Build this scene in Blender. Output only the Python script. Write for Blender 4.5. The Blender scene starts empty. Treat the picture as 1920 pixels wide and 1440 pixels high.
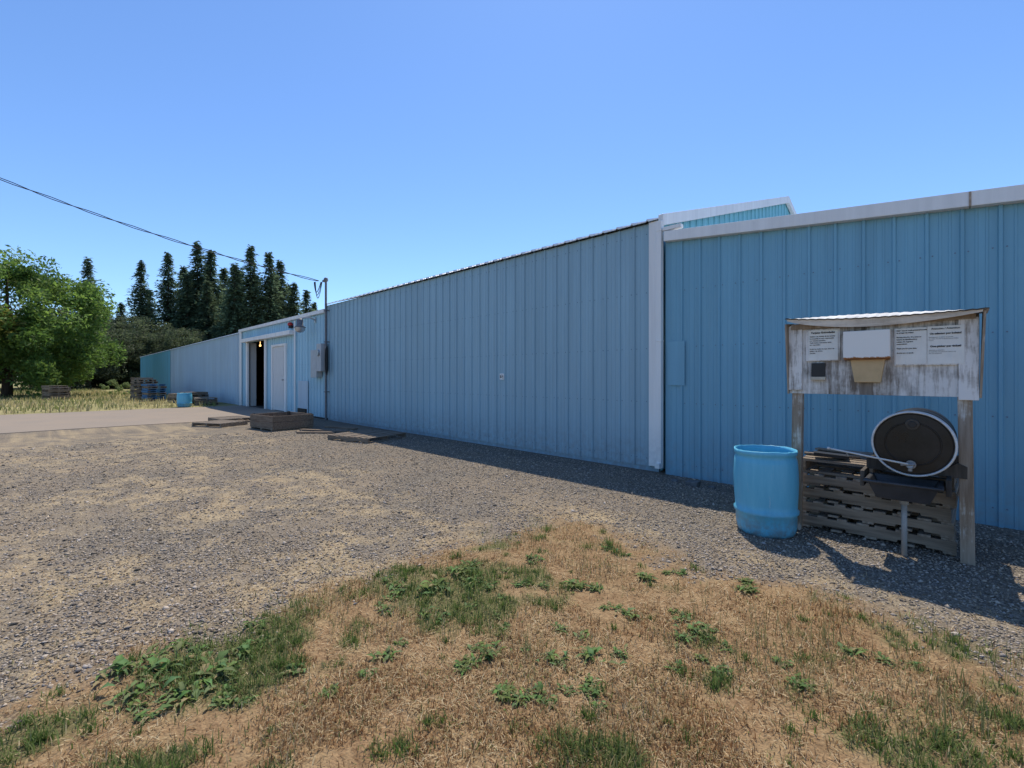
import bpy, math, random
import numpy as np
from mathutils import Vector, Matrix
random.seed(7); RNG=np.random.default_rng(11)
S=bpy.context.scene; COL=S.collection
CAM=(0.0,-7.52,1.6)

# ------------------------------------------------------------------ helpers
class MB:
    def __init__(s): s.v=[]; s.f=[]; s.m=[]
    def add(s,vs,fs,m=0):
        o=len(s.v); s.v+= [tuple(p) for p in vs]
        for f in fs: s.f.append([i+o for i in f]); s.m.append(m)
    def box(s,x0,x1,y0,y1,z0,z1,m=0,M=None):
        vs=[(x0,y0,z0),(x1,y0,z0),(x1,y1,z0),(x0,y1,z0),(x0,y0,z1),(x1,y0,z1),(x1,y1,z1),(x0,y1,z1)]
        if M is not None: vs=[tuple(M@Vector(p)) for p in vs]
        s.add(vs,[(0,3,2,1),(4,5,6,7),(0,1,5,4),(1,2,6,5),(2,3,7,6),(3,0,4,7)],m)
    def tube(s,pts,r,n=8,m=0,cap=True):
        pts=[Vector(p) for p in pts]; rs=r if isinstance(r,(list,tuple)) else [r]*len(pts)
        o=len(s.v)
        for i,p in enumerate(pts):
            t=(pts[min(i+1,len(pts)-1)]-pts[max(i-1,0)]).normalized()
            a=Vector((0,0,1)) if abs(t.z)<.9 else Vector((1,0,0))
            u=t.cross(a).normalized(); w=t.cross(u)
            for k in range(n):
                q=p+(u*math.cos(2*math.pi*k/n)+w*math.sin(2*math.pi*k/n))*rs[i]
                s.v.append(tuple(q))
        for i in range(len(pts)-1):
            for k in range(n):
                a=o+i*n+k; b=o+i*n+(k+1)%n
                s.f.append([a,b,b+n,a+n]); s.m.append(m)
        if cap:
            s.f.append([o+k for k in range(n)][::-1]); s.m.append(m)
            s.f.append([o+(len(pts)-1)*n+k for k in range(n)]); s.m.append(m)
    def lathe(s,prof,n=40,M=None,m=0,wob=None):
        o=len(s.v)
        for (r,z) in prof:
            for k in range(n):
                a=2*math.pi*k/n; rr=r; zz=z
                if wob: rr,zz=wob(r,z,a)
                p=Vector((rr*math.cos(a),rr*math.sin(a),zz))
                s.v.append(tuple(M@p if M is not None else p))
        for i in range(len(prof)-1):
            for k in range(n):
                a=o+i*n+k; b=o+i*n+(k+1)%n
                s.f.append([a,b,b+n,a+n]); s.m.append(m)
    def mesh(s,name,mats,smooth=False):
        me=bpy.data.meshes.new(name); me.from_pydata(s.v,[],s.f)
        for mt in mats: me.materials.append(mt)
        me.polygons.foreach_set('material_index',s.m)
        if smooth: me.polygons.foreach_set('use_smooth',[True]*len(s.f))
        me.update(); return me

def empty(name,loc):
    e=bpy.data.objects.new(name,None); e.location=loc; e.empty_display_size=.3; COL.objects.link(e); return e
def obj(name,me,parent=None,loc=(0,0,0),bevel=0,world=True):
    o=bpy.data.objects.new(name,me); COL.objects.link(o); o.location=loc
    if parent is not None:
        o.parent=parent
        if world: o.matrix_parent_inverse=Matrix.Translation(-Vector(parent.location))
    if bevel:
        b=o.modifiers.new('bevel','BEVEL'); b.width=bevel; b.segments=2; b.limit_method='ANGLE'; b.angle_limit=math.radians(35)
    return o
def top(o,label,cat,group=None):
    o['label']=label; o['category']=cat
    if group: o['group']=group
    return o
def bx(name,b,mat,parent=None,bevel=0.004):
    mb=MB(); mb.box(*b); return obj(name,mb.mesh(name,[mat]),parent,bevel=bevel)

def np_mesh(name,verts,faces,cols,mat):
    me=bpy.data.meshes.new(name); nv=len(verts); nf=len(faces); k=faces.shape[1]
    me.vertices.add(nv); me.vertices.foreach_set('co',verts.astype(np.float32).ravel())
    me.loops.add(nf*k); me.loops.foreach_set('vertex_index',faces.astype(np.int32).ravel())
    me.polygons.add(nf); me.polygons.foreach_set('loop_start',(np.arange(nf)*k).astype(np.int32))
    me.update(calc_edges=True)
    if cols is not None:
        c=me.color_attributes.new(name='Col',type='FLOAT_COLOR',domain='POINT')
        cc=np.ones((nv,4),np.float32); cc[:,:3]=cols; c.data.foreach_set('color',cc.ravel())
    me.materials.append(mat); me.validate(); return me

LAT=[np.random.default_rng(100+i).random((256,256)) for i in range(8)]
def vn(x,y,sc,seed=0):
    L=LAT[seed%8]; x=np.asarray(x,float)*sc+37.3*seed+500; y=np.asarray(y,float)*sc+11.7*seed+500
    xi=np.floor(x).astype(int); yi=np.floor(y).astype(int); fx=x-xi; fy=y-yi
    fx=fx*fx*(3-2*fx); fy=fy*fy*(3-2*fy)
    g=lambda a,b: L[a%256,b%256]
    return (g(xi,yi)*(1-fx)+g(xi+1,yi)*fx)*(1-fy)+(g(xi,yi+1)*(1-fx)+g(xi+1,yi+1)*fx)*fy
def fbm(x,y,sc,seed=0,o=4):
    t=0; a=.5; n=0
    for i in range(o): t=t+a*vn(x,y,sc*2**i,seed+i); n+=a; a*=.5
    return t/n
def ss(x,a,b):
    t=np.clip((x-a)/(b-a),0,1); return t*t*(3-2*t)
def lawn(x,y):
    d=np.minimum(x+3.28, -3.62-y-.02*(x+3))
    d=d+(fbm(x,y,1.6,1)-.5)*.8+(fbm(x,y,9,4)-.5)*.5
    return ss(d,-.32,.28)
def straw(x,y):
    n=fbm(x,y,.8,3,5); n2=fbm(x*.6,y,3.2,5,5); n3=fbm(x,y,1.9,6,4); n4=fbm(x,y,7,1,4)
    edge=np.exp(-((np.minimum(x+3.28,-3.6-y)+.40)/.50)**2)
    left=ss(-y,2.9,4.8)*ss(-x,2.,5.)
    w=.36*edge*(.4+1.2*n3)+left*(.26+.34*ss(n,.38,.70))+.20*ss(-x,9,15)*ss(-y,2.2,4.0)
    w=w*(.35+.9*ss(n2,.3,.7))*(.35+1.25*ss(n4,.35,.65))
    return np.clip(w,0,.8)*(1-ss(y,-3.0,-2.1))
def green(x,y):
    n=fbm(x,y,1.7,2,5)
    e=np.exp(-((x+2.95)/.50)**2)*.25*ss(-y,3.9,4.6)+np.exp(-(((x+2.8)/.9)**2+((y+6.8)/.9)**2))*.15
    e=e+np.exp(-(((x+.1)/1.0)**2+((y+4.5)/.7)**2))*.12
    return ss(n+e+(fbm(x,y,7,7)-.5)*.55,.56,.80)
def gz(x,y):
    x=np.asarray(x,float); y=np.asarray(y,float)
    near=ss(x,-18,-12)*ss(-x,-12,-6)
    h=(fbm(x,y,.5,4)-.5)*.05*near + (fbm(x,y,4,6,3)-.5)*.022*near
    h=h*(1-ss(y,-3.0,-2.2))
    h=h+lawn(x,y)*.02
    h=h-.085*ss(y,-1.3,-.4)*ss(x,-30,-12)
    return h
def gz1(x,y): return float(gz(np.array([x]),np.array([y]))[0])

# ------------------------------------------------------------------ materials
def newmat(name,rough=.6,spec=.4,metal=0.):
    m=bpy.data.materials.new(name); m.use_nodes=True; nt=m.node_tree; b=nt.nodes['Principled BSDF']
    b.inputs['Roughness'].default_value=rough; b.inputs['Specular IOR Level'].default_value=spec; b.inputs['Metallic'].default_value=metal
    return m,nt,b
def nd(nt,t,**k):
    n=nt.nodes.new(t)
    for a,v in k.items(): setattr(n,a,v)
    return n
def mixc(nt,fac,a,b,blend='MIX'):
    n=nt.nodes.new('ShaderNodeMix'); n.data_type='RGBA'; n.blend_type=blend
    for sock,v in ((n.inputs[0],fac),(n.inputs[6],a),(n.inputs[7],b)):
        if isinstance(v,bpy.types.NodeSocket): nt.links.new(v,sock)
        elif isinstance(v,(int,float)): sock.default_value=v
        else: sock.default_value=(v[0],v[1],v[2],1)
    return n.outputs[2]
def math_(nt,op,a,b=None,clamp=False):
    n=nt.nodes.new('ShaderNodeMath'); n.operation=op; n.use_clamp=clamp
    for i,v in enumerate((a,b)):
        if v is None: continue
        if isinstance(v,bpy.types.NodeSocket): nt.links.new(v,n.inputs[i])
        else: n.inputs[i].default_value=v
    return n.outputs[0]
def coords(nt,scale=(1,1,1),kind='Object'):
    t=nt.nodes.new('ShaderNodeTexCoord'); m=nt.nodes.new('ShaderNodeMapping'); m.inputs['Scale'].default_value=scale
    nt.links.new(t.outputs[kind],m.inputs['Vector']); return m.outputs[0]
def noise(nt,vec,scale,detail=4,rough=.55):
    n=nd(nt,'ShaderNodeTexNoise'); n.inputs['Scale'].default_value=scale; n.inputs['Detail'].default_value=detail; n.inputs['Roughness'].default_value=rough
    nt.links.new(vec,n.inputs['Vector']); return n.outputs['Fac']
def rng(nt,v,a,b,c=0.,d=1.):
    n=nt.nodes.new('ShaderNodeMapRange'); nt.links.new(v,n.inputs[0])
    for i,x in enumerate((a,b,c,d)): n.inputs[i+1].default_value=x
    return n.outputs[0]
def bump(nt,b,h,strength=.3,dist=.01):
    n=nt.nodes.new('ShaderNodeBump'); n.inputs['Strength'].default_value=strength; n.inputs['Distance'].default_value=dist
    nt.links.new(h,n.inputs['Height']); nt.links.new(n.outputs[0],b.inputs['Normal'])
def simple(name,c,rough=.6,var=.15,scale=8,spec=.4,metal=0.,bumpd=0,stretch=(1,1,1)):
    m,nt,b=newmat(name,rough,spec,metal); v=coords(nt,stretch); n=noise(nt,v,scale,5,.6)
    lo=[x*(1-var) for x in c]; hi=[min(1,x*(1+var)) for x in c]
    nt.links.new(mixc(nt,rng(nt,n,.3,.7),lo,hi),b.inputs['Base Color'])
    if bumpd: bump(nt,b,n,.5,bumpd)
    return m
def paint(name,c,grime=.5,rough=.42,panel=0.10):
    m,nt,b=newmat(name,rough,.45)
    v1=coords(nt,(5,5,.25)); v2=coords(nt,(1,1,1))
    s=noise(nt,v1,1.0,5,.65); l=noise(nt,v2,.5,3); f=noise(nt,v2,9,6,.7)
    base=mixc(nt,rng(nt,s,.3,.7),[x*.88 for x in c],[min(1,x*1.10) for x in c])
    base=mixc(nt,math_(nt,'MULTIPLY',rng(nt,l,.4,.7),.35),base,[x*.8+.05 for x in c])
    sp=nt.nodes.new('ShaderNodeSeparateXYZ'); nt.links.new(v2,sp.inputs[0])
    k=math_(nt,'FLOOR',math_(nt,'DIVIDE',sp.outputs[0],.915)); wn=nd(nt,'ShaderNodeTexWhiteNoise',noise_dimensions='1D'); nt.links.new(k,wn.inputs['W'])
    base=mixc(nt,rng(nt,wn.outputs['Value'],0,1,0,panel*2),base,[x*.55 for x in c])
    low=rng(nt,sp.outputs[2],0.,.75,1.,0.)
    d=math_(nt,'MULTIPLY',math_(nt,'MULTIPLY',low,rng(nt,f,.35,.7)),grime)
    d2=math_(nt,'MULTIPLY',rng(nt,noise(nt,v1,2.2,6,.7),.6,.8),grime*.5)
    base=mixc(nt,math_(nt,'MAXIMUM',d,d2),base,(.24,.24,.25))
    nt.links.new(base,b.inputs['Base Color'])
    nt.links.new(rng(nt,f,.2,.8,rough-.08,rough+.15),b.inputs['Roughness'])
    bump(nt,b,noise(nt,v2,1.8,3),.35,.02)
    return m
def wood(name,c1,c2,axis=0,rough=.85,paintc=None,pthr=(.42,.6)):
    m,nt,b=newmat(name,rough,.2)
    sc=[14,14,14]; sc[axis]=1.1
    v=coords(nt,tuple(sc)); v0=coords(nt)
    g=noise(nt,v,1.6,7,.65)
    oi=nt.nodes.new('ShaderNodeObjectInfo')
    base=mixc(nt,rng(nt,g,.32,.68),c1,c2)
    base=mixc(nt,math_(nt,'MULTIPLY',oi.outputs['Random'],.45),base,[x*.55 for x in c1])
    if paintc:
        p=math_(nt,'ADD',math_(nt,'MULTIPLY',noise(nt,v,2.4,8,.75),.5),math_(nt,'MULTIPLY',noise(nt,v0,3.2,5,.65),.5))
        base=mixc(nt,rng(nt,p,pthr[0],pthr[1]),base,paintc)
    nt.links.new(base,b.inputs['Base Color']); bump(nt,b,g,.6,.004)
    return m
def attrmat(name,rough=.8,transl=0.,spec=.2,boost=1.):
    m,nt,b=newmat(name,rough,spec); a=nd(nt,'ShaderNodeVertexColor',layer_name='Col')
    nt.links.new(a.outputs[0],b.inputs['Base Color'])
    if transl:
        t=nt.nodes.new('ShaderNodeBsdfTranslucent'); mx=nt.nodes.new('ShaderNodeMixShader'); mx.inputs[0].default_value=transl
        h=nt.nodes.new('ShaderNodeHueSaturation'); h.inputs['Value'].default_value=boost; nt.links.new(a.outputs[0],h.inputs['Color'])
        nt.links.new(h.outputs[0],t.inputs[0]); nt.links.new(b.outputs[0],mx.inputs[1]); nt.links.new(t.outputs[0],mx.inputs[2])
        nt.links.new(mx.outputs[0],nt.nodes['Material Output'].inputs[0])
    return m

M_main=paint('blue_steel_main',(.31,.475,.56),.8)
M_annex=paint('blue_steel_annex',(.19,.415,.54),.5)
M_entry=paint('blue_steel_entry',(.38,.61,.72),.5)
M_far=paint('blue_steel_far',(.45,.57,.66),.3)
M_teal=paint('teal_steel',(.17,.47,.60),.3)
M_gable=paint('teal_gable',(.22,.56,.66),.2)
M_white=paint('white_trim',(.87,.85,.82),.35,.42,.02)
M_fascia=paint('white_fascia',(.84,.82,.79),.45,.42,.02)
M_roof=simple('roof_steel',(.62,.64,.65),.45,.1,3,.5,.3)
M_whitewood=wood('white_door',(.62,.62,.60),(.74,.74,.72),2,.6)
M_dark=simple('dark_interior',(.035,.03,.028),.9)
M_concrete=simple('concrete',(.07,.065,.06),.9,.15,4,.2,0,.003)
M_grey=simple('grey_enamel',(.45,.47,.48),.45,.08,6)
M_galv=simple('galvanised',(.50,.51,.52),.4,.12,12,.5,.6)
M_rim=simple('dull_steel_rim',(.60,.60,.59),.4,.2,14,.4,.2)
M_tap=simple('tap_steel',(.28,.28,.28),.4,.2,14,.4,.4)
M_conduit=simple('weathered_conduit',(.16,.16,.17),.55,.3,12,.4,.3)
M_black=simple('black_plastic',(.018,.018,.020),.4,.3,5)
M_blackcable=simple('cable',(.02,.02,.02),.6)
M_red=simple('red_lens',(.5,.03,.02),.3)
M_paper=simple('paper',(.78,.77,.72),.7,.06,10)
M_ink=simple('ink',(.02,.02,.02),.7)
M_pal=wood('pallet_wood',(.20,.145,.105),(.42,.36,.29),1)
M_palf=wood('pallet_front',(.15,.115,.085),(.36,.29,.22),0)
M_palblue=wood('blue_pallet',(.05,.14,.30),(.10,.24,.42),1)
M_post=wood('post_wood',(.24,.175,.12),(.47,.39,.31),2,.9,(.68,.66,.61),(.55,.67))
M_board=wood('weathered_plywood',(.20,.165,.135),(.45,.41,.36),2,.9,(.74,.72,.69),(.44,.58))
M_boardw=wood('peeling_white_wood',(.24,.20,.16),(.48,.44,.39),2,.9,(.78,.76,.73),(.43,.54))
M_roofb=wood('roof_board',(.46,.44,.41),(.68,.66,.63),0,.9,(.80,.79,.76),(.42,.60))
M_darkwood=wood('dark_wood',(.05,.042,.036),(.13,.11,.09),2)
M_planter=wood('bin_wood',(.15,.105,.075),(.34,.265,.195),0)
M_bark=simple('bark',(.09,.065,.05),.95,.3,6,.1,0,.02,(3,3,.5))
M_leaf=attrmat('leaves',.6,.45,.3,1.5)
M_needle=attrmat('needles',.8,.40,.15,1.5)
M_blade=attrmat('grass_blades',.75,.35,.2,1.1)
M_stone=attrmat('stones',.9,0,.15)
M_edge=simple('roof_edge',(.06,.055,.05),.9,.3)

def barrel_mat():
    m,nt,b=newmat('blue_plastic',.38,.45)
    v=coords(nt,(1,1,1)); vs=coords(nt,(6,6,.8))
    c=mixc(nt,rng(nt,noise(nt,vs,1.5,6,.7),.3,.7),(.09,.40,.58),(.15,.50,.67))
    sc=rng(nt,noise(nt,vs,5,8,.8),.60,.70); c=mixc(nt,math_(nt,'MULTIPLY',sc,.5),c,(.42,.58,.65))
    sp=nt.nodes.new('ShaderNodeSeparateXYZ'); nt.links.new(v,sp.inputs[0])
    low=rng(nt,sp.outputs[2],0,.30,1,0); c=mixc(nt,math_(nt,'MULTIPLY',math_(nt,'MULTIPLY',low,rng(nt,noise(nt,v,14,6,.7),.38,.6)),.8),c,(.17,.16,.14))
    nt.links.new(c,b.inputs['Base Color']); bump(nt,b,noise(nt,v,6,4),.25,.012); return m
M_barrel=barrel_mat()
def rusty():
    m,nt,b=newmat('rusty_white_enamel',.5,.4); v=coords(nt)
    sp=nt.nodes.new('ShaderNodeSeparateXYZ'); nt.links.new(v,sp.inputs[0])
    n=noise(nt,v,22,6,.7)
    h=math_(nt,'ADD',rng(nt,sp.outputs[2],1.77,1.80,1,0),math_(nt,'MULTIPLY',math_(nt,'SUBTRACT',n,.5),1.6))
    top_=math_(nt,'ADD',rng(nt,sp.outputs[2],2.02,2.045,0,.6),math_(nt,'MULTIPLY',math_(nt,'SUBTRACT',n,.5),1.2))
    c=mixc(nt,rng(nt,math_(nt,'MAXIMUM',h,top_),.55,.8),(.82,.80,.75),(.34,.13,.03))
    nt.links.new(c,b.inputs['Base Color']); return m
M_rusty=rusty()
M_tan=simple('tan_cardboard',(.55,.40,.22),.7,.12,9)
def drumface():
    m,nt,b=newmat('drum_black',.3,.4); v=coords(nt)
    n=noise(nt,v,4,6,.7); c=mixc(nt,rng(nt,n,.45,.8),(.006,.005,.005),(.035,.024,.018))
    nt.links.new(c,b.inputs['Base Color']); nt.links.new(rng(nt,n,.3,.7,.22,.45),b.inputs['Roughness']); bump(nt,b,noise(nt,v,3,2),.25,.01); return m
M_drum=drumface()

# ------------------------------------------------------------------ ground
def ground_mat():
    m,nt,b=newmat('ground_surface',.95,.1)
    v=coords(nt); at=nd(nt,'ShaderNodeVertexColor',layer_name='Col'); sp=nt.nodes.new('ShaderNodeSeparateColor'); nt.links.new(at.outputs[0],sp.inputs[0])
    vo=nd(nt,'ShaderNodeTexVoronoi'); vo.inputs['Scale'].default_value=75; nt.links.new(v,vo.inputs['Vector'])
    sc=nt.nodes.new('ShaderNodeSeparateColor'); nt.links.new(vo.outputs['Color'],sc.inputs[0])
    g=mixc(nt,sc.outputs[0],(.11,.095,.078),(.34,.295,.24))
    g=mixc(nt,rng(nt,vo.outputs['Distance'],.3,.9),g,(.09,.072,.052))
    big=noise(nt,v,.8,5,.6); g=mixc(nt,math_(nt,'MULTIPLY',rng(nt,big,.38,.65),.4),g,(.30,.225,.15))
    n1=noise(nt,v,30,6,.75); n2=noise(nt,v,6,5,.7)
    st=mixc(nt,rng(nt,n1,.3,.7),(.23,.165,.10),(.54,.43,.27))
    sf=math_(nt,'MULTIPLY',sp.outputs[1],rng(nt,n2,.25,.6,.5,1.0)); sf=rng(nt,math_(nt,'ADD',sf,math_(nt,'MULTIPLY',math_(nt,'SUBTRACT',n1,.5),1.0)),.12,.95)
    g=mixc(nt,sf,g,st)
    soil=mixc(nt,rng(nt,n1,.3,.7),(.13,.075,.038),(.36,.235,.125)); soil=mixc(nt,math_(nt,'MULTIPLY',rng(nt,n2,.45,.7),.5),soil,(.42,.31,.17))
    gr=mixc(nt,rng(nt,n1,.3,.7),(.06,.065,.025),(.20,.19,.09))
    soil=mixc(nt,math_(nt,'MULTIPLY',sp.outputs[2],.8),soil,gr)
    g=mixc(nt,sp.outputs[0],g,soil)
    sx=nt.nodes.new('ShaderNodeSeparateXYZ'); nt.links.new(v,sx.inputs[0])
    ff=rng(nt,math_(nt,'ADD',sx.outputs[0],math_(nt,'MULTIPLY',n2,.6)),-28.6,-27.6,1,0)
    field=mixc(nt,rng(nt,noise(nt,v,.5,6,.7),.35,.65),(.17,.17,.06),(.42,.35,.18))
    g=mixc(nt,ff,g,field)
    nt.links.new(g,b.inputs['Base Color'])
    h=math_(nt,'ADD',math_(nt,'MULTIPLY',vo.outputs['Distance'],-1.),n1); bump(nt,b,h,.8,.010)
    return m
xs=np.concatenate([np.array([-600,-300,-150,-100,-70,-50,-40,-34,-30,-27,-24,-21,-19,-17.5]),np.arange(-16.5,2.6,.05),np.array([3,4,6,9,14,22,40,90,200,600])])
ys=np.concatenate([np.array([-600,-250,-100,-50,-30,-20,-14,-11.5]),np.arange(-10,.3,.05),np.array([1,3,8,16,30,60,150,300,600])])
X,Y=np.meshgrid(xs,ys,indexing='ij'); Z=gz(X,Y); Z[Y>.3]=-.085*ss(X[Y>.3],-30,-12)
V=np.stack([X.ravel(),Y.ravel(),Z.ravel()],1); nx,ny=X.shape
I=np.arange(nx*ny).reshape(nx,ny); F=np.stack([I[:-1,:-1].ravel(),I[1:,:-1].ravel(),I[1:,1:].ravel(),I[:-1,1:].ravel()],1)
C=np.stack([lawn(X,Y).ravel(),straw(X,Y).ravel(),green(X,Y).ravel()],1)
g=obj('ground',np_mesh('ground',V,F,C,ground_mat())); g['kind']='structure'
def asphalt():
    m,nt,b=newmat('old_asphalt',.9,.2); v=coords(nt); n=noise(nt,v,60,4,.7); l=noise(nt,v,.6,5)
    c=mixc(nt,rng(nt,n,.3,.7),(.18,.145,.115),(.34,.28,.22)); c=mixc(nt,math_(nt,'MULTIPLY',rng(nt,l,.4,.65),.4),c,(.33,.25,.18))
    nt.links.new(c,b.inputs['Base Color']); bump(nt,b,n,.3,.005); return m
mb=MB(); yy=[-70+i*.7 for i in range(100)]+[-.06]
for i,y in enumerate(yy):
    e=-19.2+.35*(float(vn(0,y,.6,2))-.5)+.12*(float(vn(0,y,3,3))-.5); w=-28.2+.3*(float(vn(5,y,.5,4))-.5)
    mb.v+=[(w,y,.014),(e,y,.014),(w,y,-.02),(e,y,-.02)]
    if i: a=4*(i-1); mb.f+=[[a,a+1,a+5,a+4],[a+1,a+3,a+7,a+5],[a,a+4,a+6,a+2]]; mb.m+=[0,0,0]
d=obj('driveway_pavement',mb.mesh('driveway',[asphalt()])); d['kind']='structure'

# ------------------------------------------------------------------ warehouse
PAT=[(0,0),(.012,.028),(.04,.028),(.052,0),(.125,0),(.132,.006),(.150,.006),(.157,0),(.21,0),(.217,.006),(.235,.006),(.242,0)]
def ribs(s0,s1,p=.305):
    out=[(s0,0)]; k=math.floor(s0/p)-1
    while k*p<s1:
        for a,o in PAT:
            s=k*p+a
            if s0+.001<s<s1-.001: out.append((s,o))
        k+=1
    out.append((s1,0)); return out
def strip(mb,s0,s1,fa,fb,m=0):
    P=ribs(s0,s1); o=len(mb.v)
    for s,of in P: mb.v.append(fa(s,of)); mb.v.append(fb(s,of))
    for i in range(len(P)-1):
        a=o+2*i; mb.f.append([a,a+2,a+3,a+1]); mb.m.append(m)
def screws(mb,x0,x1,y,rows,m=0):
    k=math.ceil(x0/.305)
    while k*.305<x1-.1:
        for dx in (.075,.27):
            for z in rows:
                x=k*.305+dx; mb.tube([(x,y,z),(x,y-.007,z)],.0085,6,m)
        k+=1
M_screw=simple('screw_heads',(.14,.19,.27),.5)
front=lambda y,z0,z1:(lambda s,o:(s,y-o,z0(s) if callable(z0) else z0),lambda s,o:(s,y-o,z1(s) if callable(z1) else z1))
W=empty('metal_warehouse',(-20,0,0)); top(W,'long blue ribbed metal warehouse with white trim beside gravel yard','building')
mb=MB(); fa,fb=front(0,0.0,4.33); strip(mb,-17.35,-3.78,fa,fb); screws(mb,-17.3,-3.8,0,(.14,1.15,2.1,3.1,4.15),1)
mb.box(-17.35,-3.78,.02,.10,-.12,.05)
o=obj('wall',mb.mesh('wall_main',[M_main,M_screw]),W); o['label']='faded blue ribbed steel wall'
mb=MB()
for a,b_,z0,z1 in ((-28.6,-27.05,0,4.12),(-27.05,-24.35,3.40,4.12),(-24.35,-23.33,0,4.12),(-23.33,-21.65,3.04,4.12),(-21.65,-17.352,0,4.12)):
    fa,fb=front(-.01,z0,z1); strip(mb,a,b_,fa,fb)
screws(mb,-21.6,-17.4,-.01,(.14,1.15,2.1,3.1),1)
o=obj('wall',mb.mesh('wall_entry',[M_entry,M_screw]),W); o['label']='light blue ribbed wall around the doorway'
mb=MB(); zt=lambda s:4.04+(s+28.6)*(.19/39.6)
fa,fb=front(0,-.02,zt); strip(mb,-49.6,-28.602,fa,fb)
o=obj('wall',mb.mesh('wall_far',[M_far]),W); o['label']='pale grey-blue ribbed wall'
mb=MB(); fa,fb=front(-.02,-.02,zt); strip(mb,-68.2,-49.602,fa,fb)
o=obj('wall',mb.mesh('wall_teal',[M_teal]),W); o['label']='teal ribbed end wall'
def roofsheet(x0,x1,ez,rise):
    mb=MB(); f1=(lambda s,o:(s,-.10,ez-.03+o)); f2=(lambda s,o:(s,8.0,ez+rise+o)); f3=(lambda s,o:(s,16.1,ez-.03+o)); f0=(lambda s,o:(s,-.102,ez-.052+o*.55))
    strip(mb,x0,x1,f0,f1,1); strip(mb,x0,x1,f1,f2); strip(mb,x0,x1,f2,f3); return mb
obj('roof',roofsheet(-17.4,-3.68,4.385,2.58).mesh('roof_main',[M_roof,M_fascia]),W)
obj('roof',roofsheet(-28.62,-17.41,4.21,2.5).mesh('roof_entry',[M_roof,M_fascia]),W)
mb=MB(); f0=(lambda s,o:(s,-.072,zt(s)-.03+o*.5)); f1=(lambda s,o:(s,-.07,zt(s)+.0+o)); f2=(lambda s,o:(s,8.0,zt(s)+2.4+o)); f3=(lambda s,o:(s,16.1,zt(s)+o)); strip(mb,-68.3,-28.63,f0,f1,1); strip(mb,-68.3,-28.63,f1,f2); strip(mb,-68.3,-28.63,f2,f3)
obj('roof',mb.mesh('roof_far',[M_roof,M_far]),W)
def gab(x,s0,s1,ez,pk,mir=1):
    zf=lambda s: ez+(pk-ez)*(1-abs(s-8)/8.)
    return (lambda s,o:(x+o*mir,s,-.05)),(lambda s,o:(x+o*mir,s,zf(s)-.03))
mb=MB(); fa,fb=gab(-3.75,0.02,8,4.36,6.93); strip(mb,0.02,8,fa,fb); strip(mb,8,16,fa,fb); obj('gable_wall',mb.mesh('gable_wall',[M_gable]),W)
mb=MB(); fa,fb=gab(-68.2,0.02,8,3.85,6.2,-1); strip(mb,0.02,8,fa,fb); strip(mb,8,16,fa,fb); obj('gable_wall',mb.mesh('gable_wall_far',[M_teal]),W)
mb=MB(); strip(mb,-68.2,-3.75,lambda s,o:(s,16.0+o,-.05),lambda s,o:(s,16.0+o,4.0)); obj('rear_wall',mb.mesh('rear_wall',[M_far]),W)
for y0,z0,y1,z1 in ((-.12,4.40,8.0,7.0),(8.002,7.0,16.15,4.35)):
    mb=MB()
    vs=[(-3.72,y0,z0-.2),(-3.63,y0,z0-.2),(-3.63,y1,z1-.2),(-3.72,y1,z1-.2),(-3.72,y0,z0),(-3.63,y0,z0),(-3.63,y1,z1),(-3.72,y1,z1)]
    mb.add(vs,[(0,3,2,1),(4,5,6,7),(0,1,5,4),(1,2,6,5),(2,3,7,6),(3,0,4,7)])
    obj('rake_trim',mb.mesh('rake',[M_fascia]),W,bevel=.006)
bx('corner_trim',(-3.93,-3.755,-.06,-.031,.02,4.33),M_white,W)
mb=MB(); mb.box(-3.735,-3.645,-.17,-.075,.10,4.28); mb.box(-3.742,-3.638,-.175,-.07,4.1,4.28); mb.box(-3.742,-3.638,-.176,-.07,2.2,2.23); mb.box(-3.735,-3.645,-.23,-.075,.02,.115)
obj('downspout',mb.mesh('downspout',[M_white]),W,bevel=.008)
bx('fascia',(-28.6,-17.42,-.13,-.045,4.06,4.20),M_fascia,W)
bx('track_cover',(-27.6,-20.5,-.30,-.045,3.42,3.60),M_white,W)
bx('door_post',(-28.55,-28.25,-.10,-.045,0,4.05),M_white,W)
bx('door_post',(-27.30,-27.02,-.12,-.03,0,3.41),M_white,W)
bx('door_post',(-24.40,-24.20,-.10,-.03,0,3.41),M_white,W)
mb=MB(); mb.box(-23.45,-23.29,-.09,.04,0,3.10); mb.box(-21.69,-21.53,-.09,.04,0,3.10); mb.box(-23.29,-21.69,-.09,.04,3.0,3.10)
obj('door_frame',mb.mesh('door_frame',[M_white]),W,bevel=.004)
mb=MB(); mb.box(-23.285,-21.695,-.04,.01,.03,2.995)
for zz in (.25,1.65): mb.box(-23.05,-21.93,-.052,-.041,zz,zz+1.1)
D=obj('door',mb.mesh('door',[M_whitewood]),W,bevel=.006); D['label']='plain white side door'
mb=MB(); mb.tube([(-21.85,-.04,1.45),(-21.85,-.10,1.45)],.03,10); mb.tube([(-21.85,-.10,1.45),(-21.85,-.14,1.45)],.045,12)
h=obj('handle',mb.mesh('handle',[M_galv])); h.parent=D; h.matrix_parent_inverse=Matrix.Identity(4)
mb=MB(); mb.tube([(-20.42,-.09,0),(-20.42,-.09,4.0)],.04,10); obj('vent_pipe',mb.mesh('vent_pipe',[M_white]),W)
bx('wall_patch',(-20.15,-19.1,-.06,-.042,.0,1.42),M_far,W)
mb=MB(); mb.box(-20.1,-19.2,-.10,-.061,.02,.26)
for i in range(6): mb.box(-20.08+i*.15,-20.0+i*.15,-.112,-.101,.05,.24)
obj('floor_vent',mb.mesh('floor_vent',[M_darkwood]),W)
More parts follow.
